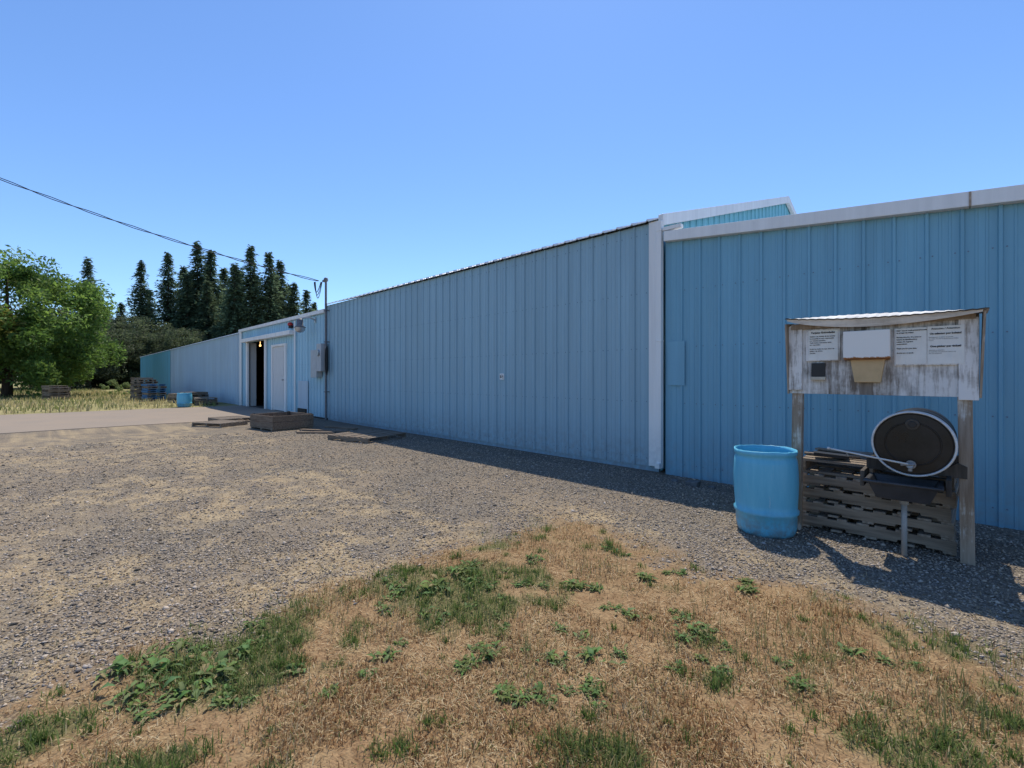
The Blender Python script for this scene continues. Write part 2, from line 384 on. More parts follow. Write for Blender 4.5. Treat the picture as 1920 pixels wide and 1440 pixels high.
bx('interior_wall',(-27.30,-27.10,.05,.34,0,3.4),M_whitewood,W)
bx('interior_partition',(-36,-20.0,6.0,6.1,0,3.8),M_dark,W)  # indoor shade behind the doorway put into partitions and ceiling as near-black colour
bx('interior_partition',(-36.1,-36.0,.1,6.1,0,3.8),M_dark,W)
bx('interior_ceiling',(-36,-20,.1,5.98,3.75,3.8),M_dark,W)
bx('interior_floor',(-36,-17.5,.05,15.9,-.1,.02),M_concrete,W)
em,nt_,b_=newmat('lit_bulb'); b_.inputs['Emission Color'].default_value=(1,.55,.2,1); b_.inputs['Emission Strength'].default_value=3
mb=MB(); mb.lathe([(0,-.06),(.04,-.05),(.06,0),(.04,.05),(.015,.08),(.015,.25)],16,Matrix.Translation((-30.7,1.6,3.5)))
obj('ceiling_lamp',mb.mesh('bulb',[em],True),W)

A=empty('warehouse_annex',(2,0,0)); top(A,'blue ribbed metal lean-to with white sloping fascia','building')
za=lambda s:3.93-.1*(s+3.6)
mb=MB(); fa,fb=front(-.05,-.11,za); strip(mb,-3.62,9,fa,fb); screws(mb,-3.6,4,-.05,(.12,1.15,2.1,3.05),1)
obj('wall',mb.mesh('annex_wall',[M_annex,M_screw]),A)
def slopebox(x0,x1,y0,y1,h0,h1):
    mb=MB(); z=lambda s:za(s)
    vs=[(x0,y0,z(x0)+h0),(x1,y0,z(x1)+h0),(x1,y1,z(x1)+h0),(x0,y1,z(x0)+h0),(x0,y0,z(x0)+h1),(x1,y0,z(x1)+h1),(x1,y1,z(x1)+h1),(x0,y1,z(x0)+h1)]
    mb.add(vs,[(0,3,2,1),(4,5,6,7),(0,1,5,4),(1,2,6,5),(2,3,7,6),(3,0,4,7)]); return mb
obj('fascia',slopebox(-3.60,.083,-.17,-.055,-.02,.15).mesh('fas1',[M_fascia]),A,bevel=.006)
obj('fascia',slopebox(.093,9.1,-.17,-.055,-.02,.15).mesh('fas2',[M_fascia]),A,bevel=.006)
obj('fascia_joint',slopebox(.078,.098,-.176,-.172,-.02,.145).mesh('fj',[simple('rust_joint',(.35,.27,.2),.7,.4,20)]),A)
obj('roof',slopebox(-3.60,9.1,-.05,16,.10,.14).mesh('annex_roof',[M_roof]),A)
mb=MB(); mb.box(-3.62,-3.3,-.165,-.06,4.09,4.15); obj('gutter_end',mb.mesh('ge',[M_fascia]),A,bevel=.004)
bx('wall_patch',(-3.57,-3.27,-.0825,-.0795,1.45,2.2),M_annex,A,0)
bx('side_wall',(8.9,9,-.04,15.9,-.1,2.6),M_annex,A,0); bx('rear_wall',(-3.7,9,15.9,16,-.1,2.6),M_annex,A,0)

E=empty('wall_sign',(-7.69,-.01,1.55)); top(E,'small white sign plate with black pictogram on blue wall','sign')
bx('plate',(-7.76,-7.62,-.040,-.030,1.53,1.67),M_white,E,.002)
mb=MB(); mb.box(-7.745,-7.725,-.0425,-.0405,1.56,1.64); mb.box(-7.715,-7.695,-.0425,-.0405,1.56,1.61); mb.tube([(-7.655,-.0405,1.635),(-7.655,-.0425,1.635)],.01,10)
mb.box(-7.668,-7.642,-.0425,-.0405,1.585,1.62); mb.box(-7.665,-7.635,-.0425,-.0405,1.555,1.575); mb.box(-7.705,-7.68,-.0425,-.0405,1.625,1.645)
obj('pictogram',mb.mesh('pic',[M_ink]),E)
# small rubble blocks at the wall foot
for x,y,s in ((-2.90,-.62,.09),(-3.25,-.5,.05),(-2.65,-.55,.045)):
    rr=random.Random(int(x*100)); mb=MB(); mb.box(-s,s*1.1,-s*.8,s*.8,0,s*.9); mb.v=[(p[0]+rr.uniform(-.2,.2)*s,p[1]+rr.uniform(-.2,.2)*s,p[2]+rr.uniform(-.15,.15)*s) for p in mb.v]
    o=obj('rubble_block',mb.mesh('rubble',[simple('rubble',(.16,.155,.15),.95,.3,15,.1,0,.01)]),bevel=.012); o.location=(x,y,gz1(x,y)-.005); top(o,'small grey rubble block at foot of blue wall','rock','rubble blocks at the wall')

# ------------------------------------------------------------------ electrics
E=empty('service_mast',(-17.17,-.12,0)); top(E,'grey steel service mast with weatherhead rising above eave','utility mast')
mb=MB(); mb.tube([(-17.17,-.14,-.05),(-17.17,-.14,5.22)],.042,12)
for z in (1.0,2.9,4.1): mb.box(-17.23,-17.11,-.19,-.03,z,z+.04)
obj('conduit',mb.mesh('conduit',[M_conduit]),E)
mb=MB(); mb.lathe([(.04,0),(.07,.02),(.085,.08),(.06,.15),(0,.17)],16,Matrix.Translation((-17.17,-.14,5.2))); mb.box(-17.27,-17.15,-.24,-.12,5.19,5.27)
obj('weatherhead',mb.mesh('whead',[M_conduit]),E,bevel=.01)
mb=MB()
for k in range(3):
    pts=[]
    for i in range(13):
        t=i/12; pts.append((-17.25-.38*math.sin(t*1.6)-.06*k, -.25-.10*t, 5.2-.62*math.sin(math.pi*t)*(1-.2*k)+.04*t))
    mb.tube(pts,.014,6)
obj('drip_loop',mb.mesh('loops',[M_blackcable]),E)
mb=MB()
for k in range(2):
    pts=[]
    for i in range(0,91):
        s=i/30; z=5.25+1.64*s+.80*s*s
        pts.append((-17.45-3.6*s+.03*math.cos(i*.9+k*3.14),-.3-8.28*s,z+.03*math.sin(i*.9+k*3.14)))
    mb.tube(pts,.013,6)
P=obj('power_line',mb.mesh('power_line',[M_blackcable])); top(P,'sagging black twisted overhead power cable to mast','cable')
E=empty('electrical_box',(-17.7,-.1,1.6)); top(E,'grey electrical boxes mounted on blue wall beside mast','electrical box')
mb=MB(); mb.box(-18.25,-17.72,-.26,-.045,1.58,2.62); mb.box(-18.26,-17.71,-.282,-.262,1.56,2.64); obj('cabinet',mb.mesh('cab',[M_grey]),E,bevel=.012)
mb=MB(); mb.box(-17.66,-17.26,-.30,-.045,1.80,2.86); obj('meter_cabinet',mb.mesh('cab2',[M_grey]),E,bevel=.012)
mb=MB(); mb.tube([(-17.45,-.30,2.5),(-17.45,-.37,2.5)],.12,20); obj('meter',mb.mesh('meter',[M_galv]),E)
mb=MB()
for k in range(3):
    pts=[]
    for i in range(25):
        a=i/24*2*math.pi; pts.append((-17.03+.05*math.sin(a)+.02*k,-.16-.03*k,2.2+(.55-.05*k)*math.cos(a)))
    mb.tube(pts,.018,6)
Cc=obj('coiled_cable',mb.mesh('coil',[M_blackcable])); top(Cc,'black cable coiled and hung beside electrical boxes','cable')
E=empty('wall_lamp',(-18.57,-.05,3.6)); top(E,'grey barn lamp on curved wall arm','lamp')
mb=MB(); mb.tube([(-18.4,-.03,3.85),(-18.42,-.25,3.95),(-18.5,-.48,3.92),(-18.55,-.55,3.85)],.025,8); mb.box(-18.47,-18.33,-.06,-.035,3.75,3.97); obj('arm',mb.mesh('arm',[M_galv]),E)
mb=MB(); mb.lathe([(0,.0),(.09,0),(.12,-.05),(.12,-.26),(.22,-.34),(.21,-.35),(.0,-.34)],24,Matrix.Translation((-18.57,-.57,3.88))); obj('lamp_shade',mb.mesh('shade',[M_conduit],True),E)
mb=MB(); mb.lathe([(.19,-.35),(.18,-.45),(.1,-.53),(0,-.55)],24,Matrix.Translation((-18.57,-.57,3.88))); obj('lens',mb.mesh('lens',[M_galv],True),E)
E=empty('alarm_light',(-20.85,-.05,3.8)); top(E,'small red alarm light above the side door','light')
bx('mount',(-20.98,-20.72,-.16,-.045,3.72,3.82),M_dark,E); mb=MB(); mb.lathe([(.10,0),(.11,.05),(.09,.13),(0,.16)],16,Matrix.Translation((-20.85,-.13,3.822))); obj('lens',mb.mesh('rl',[M_red],True),E)

# ------------------------------------------------------------------ pallets
def pallet_mesh(name,mats,w=1.2,d=1.0,seed=0):
    r=random.Random(seed); mb=MB()
    for y in (-d/2+.02,0,d/2-.02):
        n=[(-w/2,.019),(-w/2+.20,.019),(-w/2+.205,.040),(-w/2+.40,.040),(-w/2+.405,.019),(w/2-.405,.019),(w/2-.40,.040),(w/2-.205,.040),(w/2-.20,.019),(w/2,.019)]
        tp=[(p[0],.109) for p in n]; o=len(mb.v)
        for yy in (y-.02,y+.02):
            for p in n+tp[::-1]: mb.v.append((p[0],yy,p[1]))
        N=len(n); T=2*N
        for i in range(N-1):
            a,b,c,e=i,i+1,T-2-i,T-1-i
            mb.f.append([o+a,o+b,o+c,o+e]); mb.m.append(1); mb.f.append([o+T+e,o+T+c,o+T+b,o+T+a]); mb.m.append(1)
        for i in range(T):
            j=(i+1)%T; mb.f.append([o+i,o+T+i,o+T+j,o+j]); mb.m.append(1)
    nb=8
    for i in range(nb):
        x=-w/2+i*(w-.09)/(nb-1)+r.uniform(-.012,.012); M=Matrix.Translation((x+.045,r.uniform(-.012,.012),0))@Matrix.Rotation(r.uniform(-.015,.015),4,'Z')
        mb.box(-.045,.045+r.uniform(-.01,.01),-d/2,d/2,.1095,.128+r.uniform(-.002,.003),0,M)
    for i in range(5):
        x=-w/2+i*(w-.09)/4; mb.box(x,x+.09,-d/2,d/2,0,.0185,0)
    return mb.mesh(name,mats)
def pallet_mesh2(name,mats,w=1.2,d=1.0,seed=0):
    r=random.Random(seed); mb=MB()
    for x in (-w/2+.03,0,w/2-.03): mb.box(x-.025,x+.025,-d/2,d/2,.019,.1085,1)
    for i in range(7):
        y=-d/2+i*(d-.1)/6+r.uniform(-.006,.006); M=Matrix.Translation((r.uniform(-.015,.015),y+.05,0))@Matrix.Rotation(r.uniform(-.012,.012),4,'Z')
        mb.box(-w/2,w/2,-.05,.045+r.uniform(-.01,.005),.109,.130+r.uniform(-.003,.003),2,M)
    for i in range(3):
        y=-d/2+i*(d-.1)/2; mb.box(-w/2,w/2,y,y+.1,0,.0185,2)
    return mb.mesh(name,mats)
PM=[pallet_mesh('pallet_a',[M_pal,M_palf],seed=1),pallet_mesh2('pallet_b',[M_pal,M_palf,M_palf],seed=2),pallet_mesh('pallet_c',[M_pal,M_palf],1.22,1.02,seed=3)]
PB=pallet_mesh('pallet_blue',[M_palblue,M_palblue],seed=4)
def pallet(x,y,z,rot,me,label,group=None):
    o=bpy.data.objects.new('wooden_pallet',me); COL.objects.link(o); o.location=(x,y,z); o.rotation_euler=(0,0,rot); top(o,label,'pallet',group); return o
for i,k in enumerate((0,2,0,2,1)):
    p=pallet(-.61+random.uniform(-.03,.03),-1.38+random.uniform(-.03,.02),.015+i*.142,random.uniform(-.03,.03),PM[k],'weathered grey-brown wooden pallet stacked under drum','pallets stacked under the drum'); p.scale=(1,1,1.08)
for x,y,l,r in ((-1.0,-1.5,.5,.15),(-.92,-1.15,.6,-.2)):
    mb=MB(); mb.box(-l/2,l/2,-.05,.05,0,.02); o=obj('loose_board',mb.mesh('lb',[M_pal]),bevel=.003); o.location=(x,y,.732); o.rotation_euler=(0,0,r); top(o,'loose weathered board lying on the pallet stack','board','loose boards')
p=pallet(-10.9,-1.75,.0,.28,PM[2],'grey weathered pallet lying flat on gravel'); p.scale=(1.15,1.3,1.0)
p=pallet(-18.5,-3.0,.02,.1,PM[0],'old pallet lying flat at pavement edge'); p=pallet(-17.2,-3.6,.0,.5,PM[1],'old pallet lying flat at pavement edge')
for (x,y,n,blue,r) in ((-39.6,-3.1,11,False,.05),(-37.6,-2.7,8,True,.1),(-41.5,-2.6,10,False,0),(-32.2,-1.5,5,False,.2),(-30.3,-1.3,3,False,-.1),(-34.6,-1.7,4,False,0.3),(-44.6,-7.2,7,False,.3),(-46.3,-7.0,6,False,.1)):
    for i in range(n):
        pallet(x+random.uniform(-.04,.04),y+random.uniform(-.04,.04),i*.14,r+random.uniform(-.03,.03),PB if blue and i%3 else PM[i%3],'blue painted pallet in a stack by far wall' if blue and i%3 else 'brown wooden pallet in a tall stack','pallets stacked at the far end')

E=empty('wooden_bin',(-15.0,-2.4,0)); top(E,'open weathered wooden harvest bin on gravel','wooden box')
M=Matrix.Translation((-15.0,-2.45,0))@Matrix.Rotation(.12,4,'Z')
mb=MB(); w,dp=.75,.62
for k in range(2):
    z0=.08+k*.185; z1=z0+.175
    mb.box(-w,w,-dp,-dp+.03,z0,z1,0,M); mb.box(-w,w,dp-.03,dp,z0,z1,0,M); mb.box(-w,-w+.03,-dp+.031,dp-.031,z0,z1,0,M); mb.box(w-.03,w,-dp+.031,dp-.031,z0,z1,0,M)
obj('side_boards',mb.mesh('bin_sides',[M_planter]),E,bevel=.004)
mb=MB(); mb.box(-w,w,-dp,dp,.055,.078,0,M)
for x in (-.7,-.04,.62): mb.box(x,x+.08,-dp,dp,0.0,.054,0,M)
obj('base',mb.mesh('bin_base',[M_planter]),E)
for sx in (-w+.032,w-.1):
    for sy in (-dp+.032,dp-.1):
        mb=MB(); mb.box(sx,sx+.068,sy,sy+.068,.08,.46,0,M); obj('corner_post',mb.mesh('bin_post',[M_darkwood]),E)
for (x,y,l,r,z) in ((-13.2,-1.9,1.6,.5,0),(-13.6,-1.2,1.3,.3,0),(-12.9,-2.25,1.1,.75,.0),(-17.6,-2.5,1.8,.25,.05)):
    mb=MB(); mb.box(-l/2,l/2,-.07,.07,0,.045); o=obj('timber_plank',mb.mesh('plank',[M_planter]),bevel=.004); o.location=(x,y,gz1(x,y)+.003); o.rotation_euler=(0,0,r); top(o,'loose weathered plank lying on gravel','plank','loose planks')

# ------------------------------------------------------------------ blue barrels
def barrel(loc,sc,label):
    E=empty('blue_barrel',loc); top(E,label,'barrel')
    rr=random.Random(3); wv=[rr.uniform(-.003,.003) for _ in range(64)]
    def wob(r,z,a):
        k=int(a/(2*math.pi)*48)%48
        return r*(1+.010*math.cos(2*a+.5)), z+(wv[k] if z>.845 else 0)+(.003*math.sin(3*a) if z>.8 else 0)
    prof=[(0,0),(.235,0),(.256,.012),(.268,.04),(.276,.10),(.279,.205),(.295,.220),(.297,.245),(.281,.262),(.284,.32),(.291,.42),(.295,.52),(.294,.62),(.288,.72),(.283,.762),(.271,.785),(.271,.800),(.284,.812),(.288,.835),(.286,.856),(.276,.857),(.272,.82),(.275,.7),(.280,.5),(.270,.2),(.258,.04),(0,.03)]
    mb=MB(); mb.lathe([(r*sc[0],z*sc[1]) for r,z in prof],56,wob=wob)
    o=obj('body',mb.mesh('barrel_body',[M_barrel],True),E,world=False); return E
barrel((-1.432,-2.30,gz1(-1.43,-2.3)-.005),(1,1),'open-topped sky blue plastic barrel standing on gravel').rotation_euler=(.0,-.012,.6)
barrel((-28.9,-2.55,0.01),(1.15,.85),'short blue plastic tub beside far pallets')

# ------------------------------------------------------------------ black drum and wash stand
E=empty('black_drum',(-.29,-1.85,.72)); top(E,'black drum lying on pallets with white pipe tap','drum')
zc=1.015; R=Matrix.Translation((-.29,-2.27,zc))@Matrix.Rotation(-math.pi/2,4,'X')@Matrix.Scale(.955,4,Vector((1,0,0)))@Matrix.Scale(.955,4,Vector((0,1,0)))
mb=MB(); mb.lathe([(.282,.012),(.286,.05),(.286,.27),(.293,.285),(.293,.30),(.286,.315),(.286,.56),(.293,.575),(.293,.59),(.286,.605),(.286,.86),(.26,.88),(0,.87)],56,R); obj('shell',mb.mesh('shell',[M_drum],True),E)
mb=MB(); mb.lathe([(.2845,.006),(.272,.006),(.266,.002),(.20,.001)],56,R); mb.lathe([(.20,.001),(.196,-.004),(.190,-.004),(.186,.001),(0,.0)],56,R); obj('end_panel',mb.mesh('endp',[M_drum]),E)
mb=MB(); mb.lathe([(.279,.005),(.280,-.008),(.285,-.014),(.292,-.012),(.297,-.002),(.296,.016),(.284,.020)],56,R); obj('rim',mb.mesh('rim',[M_rim],True),E)
mb=MB(); mb.lathe([(.286,.045),(.2985,.051),(.2985,.063),(.286,.070)],56,R); obj('reflection_ring',mb.mesh('reflection_ring',[M_rim],True),E)  # thin pale ring standing in for reflections on the shell behind the rim
M_bung=simple('bung_steel',(.045,.04,.037),.35,.3,20,.5,.3)
mb=MB(); mb.tube([(-.29,-2.262,1.185),(-.29,-2.284,1.185)],.048,24); obj('bung',mb.mesh('bung',[M_bung]),E,bevel=.004)
mb=MB(); mb.tube([(-.29,-2.285,1.185),(-.29,-2.302,1.185)],.030,6); obj('bung_cap',mb.mesh('bungc',[M_black]),E,bevel=.003)
Mpvc=simple('pvc_pipe',(.58,.58,.56),.4,.1,10)
mb=MB(); mb.tube([(-.30,-2.26,.835),(-.30,-2.37,.835)],.017,12); mb.tube([(-.30,-2.35,.835),(-.30,-2.35,.79)],.015,10); mb.tube([(-.27,-2.375,.855),(-.36,-2.375,.84)],.009,8); mb.tube([(-.30,-2.35,.835),(-.30,-2.372,.840)],.022,14); mb.tube([(-.30,-2.262,.835),(-.30,-2.278,.835)],.036,16); obj('spigot',mb.mesh('spig',[M_tap]),E)
mb=MB(); mb.tube([(-.31,-2.385,.852),(-.60,-2.40,.892),(-.86,-2.42,.930)],.008,12); mb.tube([(-.86,-2.42,.930),(-.88,-2.42,.933)],.012,12); obj('pipe',mb.mesh('pvc',[Mpvc],True),E)
E=empty('wash_trough',(-.35,-2.15,0)); top(E,'black plastic wash trough on grey pipe stand','wash basin')
mb=MB()
x0,x1,y0,y1=-.60,-.10,-2.44,-2.04
def ring(i,z): return [(x0+i,y0+i,z),(x1-i,y0+i,z),(x1-i,y1-i,z),(x0+i,y1-i,z)]
rs=[ring(.075,.525),ring(.02,.665),ring(-.012,.668),ring(-.012,.688),ring(.025,.688),ring(.085,.55)]; vs=[p for r in rs for p in r]; fs=[(3,2,1,0)]
for k in range(len(rs)-1):
    for j in range(4): a=4*k+j; b=4*k+(j+1)%4; fs.append((a,b,b+4,a+4))
fs.append((20,21,22,23)); mb.add(vs,fs); obj('basin',mb.mesh('basin',[simple('grey_black_plastic',(.045,.045,.048),.38,.3,6)]),E,bevel=.008)
mb=MB(); mb.tube([(-.35,-2.17,-.02),(-.35,-2.17,.53)],.021,14); mb.tube([(-.35,-2.17,.46),(-.35,-2.17,.53)],.032,14); obj('stand_pipe',mb.mesh('sp',[simple('stand_grey',(.36,.35,.33),.5,.2,8)],True),E)
for b4 in ((-.62,-.08,-2.03,-1.99,.60,.66),(-.65,-.62,-2.30,-1.95,.60,.74),(-.08,-.045,-2.30,-1.95,.60,.74)): bx('bracket',b4,M_darkwood,E)
E=empty('drum_cradle',(-.29,-1.8,.72)); top(E,'dark timber cradle blocks holding the drum','cradle')
for y in (-2.03,-1.55):
    for sg in (-1,1):
        mb=MB(); pr=[(.13*sg,.0),(.34*sg,.0),(.34*sg,.10),(.28*sg,.13),(.20*sg,.062),(.13*sg,.03)]
        mb.v+=[(-.29+p[0],y-.035,.728+p[1]) for p in pr]+[(-.29+p[0],y+.035,.728+p[1]) for p in pr]
        mb.f+=[[i for i in range(6)],[11-i for i in range(6)]]+[[i,(i+1)%6,6+(i+1)%6,6+i] for i in range(6)]; mb.m+=[0]*8
        obj('block',mb.mesh('block',[M_darkwood]),E)
mb=MB(); Mx=Matrix.Translation((-.98,-1.72,.765))@Matrix.Rotation(.06,4,'Y')@Matrix.Rotation(.2,4,'Z'); mb.box(-.14,.16,-.11,.12,0,.012,0,Mx); mb.box(-.14,.16,-.11,-.095,.0125,.03,0,Mx); mb.box(.145,.16,-.094,.12,.0125,.03,0,Mx)
top(obj('plastic_tray',mb.mesh('tray',[M_black]),bevel=.003),'flat black plastic tray lying on pallet stack','tray')

# ------------------------------------------------------------------ notice board shelter
NB=empty('notice_board',(-.57,-2.0,0)); top(NB,'weathered wooden notice board on two posts with little roof','notice board')
for x in (-1.225,.052):
    M=Matrix.Translation((x,-1.995,0))@Matrix.Rotation(.012 if x<0 else -.012,4,'Y'); mb=MB(); mb.box(-.046,.046,-.045,.045,-.05,2.10,0,M); obj('post',mb.mesh('post',[M_post]),NB,bevel=.005)
bx('back_panel',(-1.27,.12,-2.062,-2.045,1.425,2.13),M_board,NB,.002)
bx('side_frame',(-1.275,-1.155,-2.086,-2.064,1.46,2.12),M_boardw,NB); bx('side_frame',(-.005,.118,-2.086,-2.064,1.40,2.10),M_boardw,NB)
for x0,x1,fl in ((-1.288,-1.276,0),(.120,.135,.022)):
    mb=MB(); pr=[(-2.05,1.42),(-2.075,1.42),(-2.18,2.10),(-2.18,2.14),(-1.85,2.17),(-1.85,2.05)]
    mb.v=[(x0+(fl if p[1]>2 else 0),p[0],p[1]) for p in pr]+[(x1+(fl if p[1]>2 else 0),p[0],p[1]) for p in pr]; mb.f=[[0,1,2,3,4,5][::-1],[6,7,8,9,10,11]]+[[i,(i+1)%6,6+(i+1)%6,6+i] for i in range(6)]; mb.m=[0]*8
    obj('side_wing',mb.mesh('wing',[M_post]),NB)
mb=MB(); nxr,nyr=60,12
for j in range(nyr+1):
    for i in range(nxr+1):
        u=i/nxr; v=j/nyr; x=-1.275+u*1.449; y=-2.215+v*.40
        bow=math.sin(math.pi*u**.85); f=min(1,v/.35); f=f*f*(3-2*f)
        z=2.186-.040*u+.018*bow*f - .030*bow*(1-v)**6+.003*math.sin(u*130)*(1 if i not in (0,nxr) else 0)
        mb.v.append((x,y,z))
n0=len(mb.v); mb.v+=[(p[0],p[1]-.002,p[2]+.011) for p in mb.v[:n0]]
for j in range(nyr):
    for i in range(nxr):
        a=j*(nxr+1)+i; q=[a,a+1,a+nxr+2,a+nxr+1]; mb.f.append(q[::-1]); mb.m.append(0); mb.f.append([k+n0 for k in q]); mb.m.append(0)
for i in range(nxr): mb.f.append([i,i+1,i+1+n0,i+n0]); mb.m.append(1)
for j in range(nyr):
    a=j*(nxr+1); b=a+nxr+1; mb.f.append([b,a,a+n0,b+n0]); mb.m.append(1); a+=nxr;b+=nxr; mb.f.append([a,b,b+n0,a+n0]); mb.m.append(1)
obj('roof_sheet',mb.mesh('nbroof',[M_roofb,M_edge]),NB)
mb=MB()
for i in range(25):
    u=i/24; x=-1.262+u*1.40; bow=math.sin(math.pi*u**.85); zt_=2.184-.038*u-.022*bow; dz=.016+.060*max(0,bow)**.8; yo=.04*math.sin(math.pi*u)
    mb.v+=[(x,-2.206,zt_),(x,-2.200+yo,zt_-dz),(x,-2.194,zt_),(x,-2.188+yo,zt_-dz)]
    if i: a=4*(i-1); mb.f+=[[a,a+1,a+5,a+4],[a+2,a+6,a+7,a+3],[a+1,a+3,a+7,a+5]]; mb.m+=[0,0,0]
obj('fascia_board',mb.mesh('nbf',[M_roofb]),NB)
bx('roof_batten',(-1.25,.10,-2.10,-2.064,2.085,2.14),M_post,NB)
bx('letter_box',(-.796,-.448,-2.18,-2.064,1.768,2.03),M_rusty,NB,.006)
mb=MB(); mb.add([(-.745,-2.14,1.765),(-.486,-2.14,1.765),(-.52,-2.12,1.545),(-.715,-2.12,1.545),(-.745,-2.064,1.765),(-.486,-2.064,1.765),(-.52,-2.064,1.545),(-.715,-2.064,1.545)],[(0,3,2,1),(4,5,6,7),(0,1,5,4),(1,2,6,5),(2,3,7,6),(3,0,4,7)])
obj('ticket_pouch',mb.mesh('pouch',[M_tan]),NB,bevel=.004); bx('shelf_lip',(-.79,-.455,-2.17,-2.064,1.757,1.765),simple('rust',(.28,.12,.04),.8,.4,20),NB,0)
bx('dark_pocket',(-1.07,-.955,-2.10,-2.064,1.60,1.735),M_black,NB,.004); bx('pocket_base',(-1.075,-.95,-2.11,-2.064,1.565,1.598),simple('beige_plastic',(.5,.45,.36),.5),NB,.003)
def text(s,x,z,size,y,bold=0,align='LEFT',sp=1.0):
    cu=bpy.data.curves.new('t','FONT'); cu.body=s; cu.size=size; cu.align_x=align; cu.align_y='TOP'; cu.space_line=sp; cu.resolution_u=2; cu.offset=bold
    t=bpy.data.objects.new('t',cu); COL.objects.link(t); bpy.context.view_layer.update()
    me=bpy.data.meshes.new_from_object(t.evaluated_get(bpy.context.evaluated_depsgraph_get())); bpy.data.objects.remove(t)
    me.transform(Matrix.Translation((x,y,z))@Matrix.Rotation(math.pi/2,4,'X')); me.materials.clear(); me.materials.append(M_ink)
    return me
def notice(b,texts,lab):
    mb=MB(); x0,x1,z0,z1=b; n=6
    for i in range(n+1):
        for j in range(2):
            x=x0+(x1-x0)*i/n; mb.v.append((x,-2.090-.002*math.sin(i*2.1+j),z0 if j==0 else z1))
    for i in range(n): a=2*i; mb.f.append([a,a+2,a+3,a+1]); mb.m.append(0)
    p=obj('paper_notice',mb.mesh('paper',[M_paper]),NB); p['label']=lab
    for t in texts:
        me=text(t[0],t[1],t[2],t[3],-2.0945,t[4],t[5],t[6]); o=bpy.data.objects.new('lettering',me); COL.objects.link(o); o.parent=p
bx('notice_backing',(-1.12,-.835,-2.086,-2.064,1.755,2.075),M_boardw,NB,.002); bx('notice_backing',(-.425,-.01,-2.086,-2.064,1.70,2.04),M_boardw,NB,.002)
notice((-1.098,-.85,1.765,2.065),[("Tarjetas Extraviadas",-.974,2.052,.025,.0008,'CENTER',1),
 ("Debido a la pérdida de las tarjetas\nla compañía no será responsable\npor boletos perdidos.\nCada boleto extraviado debe\nser reportado.\n\nSi aún no recibe la suya, favor de\nhablar a la oficina.\nGracias.",-1.085,2.01,.0155,.0004,'LEFT',1.35)],'printed paper notice with list of lines')
notice((-.416,-.2045,1.712,2.035),[("Habrá una de media prestada/tomada\nen el lugar de trabajo.\n\nMonday thru Fri. 18 y antes en\nlectura de Identificación y\ntrabajo. Sin regresos\nconsecutivos.\n\nThank you for your time,\n\nGracias por su ayuda.",-.408,2.022,.0135,.0006,'LEFT',1.5)],'printed paper notice')
notice((-.2005,.032,1.71,2.04),[("Atención / Attention",-.085,2.028,.0215,.0004,'CENTER',1),("Un selector por boleto!",-.085,1.985,.0205,.001,'CENTER',1),
 ("Absolutamente no más de una persona\npor boleto. No más de una persona por boleto\na la vez.",-.192,1.948,.0098,.0001,'LEFT',1.4),
 ("One picker per ticket!",-.085,1.875,.0215,.001,'CENTER',1),("Absolutely no exceptions.\nNo more than one person per ticket at any\ntime. No exceptions!",-.192,1.835,.0098,.0001,'LEFT',1.4)],'bilingual picker notice reading one picker per ticket')

# ------------------------------------------------------------------ scatter: stones, grass
view=math.radians(134.5)
def polar(n,r0,r1,half=56):
    r=np.exp(RNG.uniform(math.log(r0),math.log(r1),n)); a=view+np.radians(RNG.uniform(-half,half,n))
    return CAM[0]+r*np.cos(a),CAM[1]+r*np.sin(a),r
def stones(n):
    x,y,r=polar(n,1.9,15); L=lawn(x,y); st=straw(x,y); dirt=fbm(x,y,2.2,0,5)
    k=(RNG.random(n)>L*1.05)&(RNG.random(n)>st*.6)&(RNG.random(n)>.7*ss(dirt,.5,.72)*ss(-y,2.2,3.6))&(y<-.1)&(x>-18.5); x,y,r=x[k],y[k],r[k]; n=len(x)
    s=RNG.uniform(.004,.011,n)*(1+.05*r)*(1+.8*(RNG.random(n)>.96))
    base=np.array([(1,0,0),(0,1,0),(-1,0,0),(0,-1,0),(0,0,1),(0,0,-1)],float)
    v=base[None]*RNG.uniform(.6,1.25,(n,6,1)); v[:,:,0]*=RNG.uniform(.8,1.3,(n,1)); v[:,:,2]*=.65; v=v+RNG.uniform(-.25,.25,(n,6,3))
    a=RNG.uniform(0,6.28,n); c,s_=np.cos(a)[:,None],np.sin(a)[:,None]; vx=v[:,:,0]*c-v[:,:,1]*s_; vy=v[:,:,0]*s_+v[:,:,1]*c
    t=RNG.uniform(-.5,.5,n); vz=v[:,:,2]*np.cos(t)[:,None]+vx*np.sin(t)[:,None]
    V=np.stack([x[:,None]+vx*s[:,None],y[:,None]+vy*s[:,None],(gz(x,y)+s*.2)[:,None]+vz*s[:,None]],2).reshape(-1,3)
    f=np.array([(0,1,4),(1,2,4),(2,3,4),(3,0,4),(1,0,5),(2,1,5),(3,2,5),(0,3,5)]); F=(np.arange(n)[:,None,None]*6+f[None]).reshape(-1,3)
    g=RNG.uniform(.32,.66,n)**2; warm=RNG.uniform(0,1,n); col=np.stack([g*(1.10+.14*warm),g*(.97+.02*warm),g*(.86-.14*warm)],1); col=np.repeat(col,6,0)
    o=obj('gravel_stones',np_mesh('gravel',V,F,col,M_stone)); o['kind']='stuff'
stones(190000)
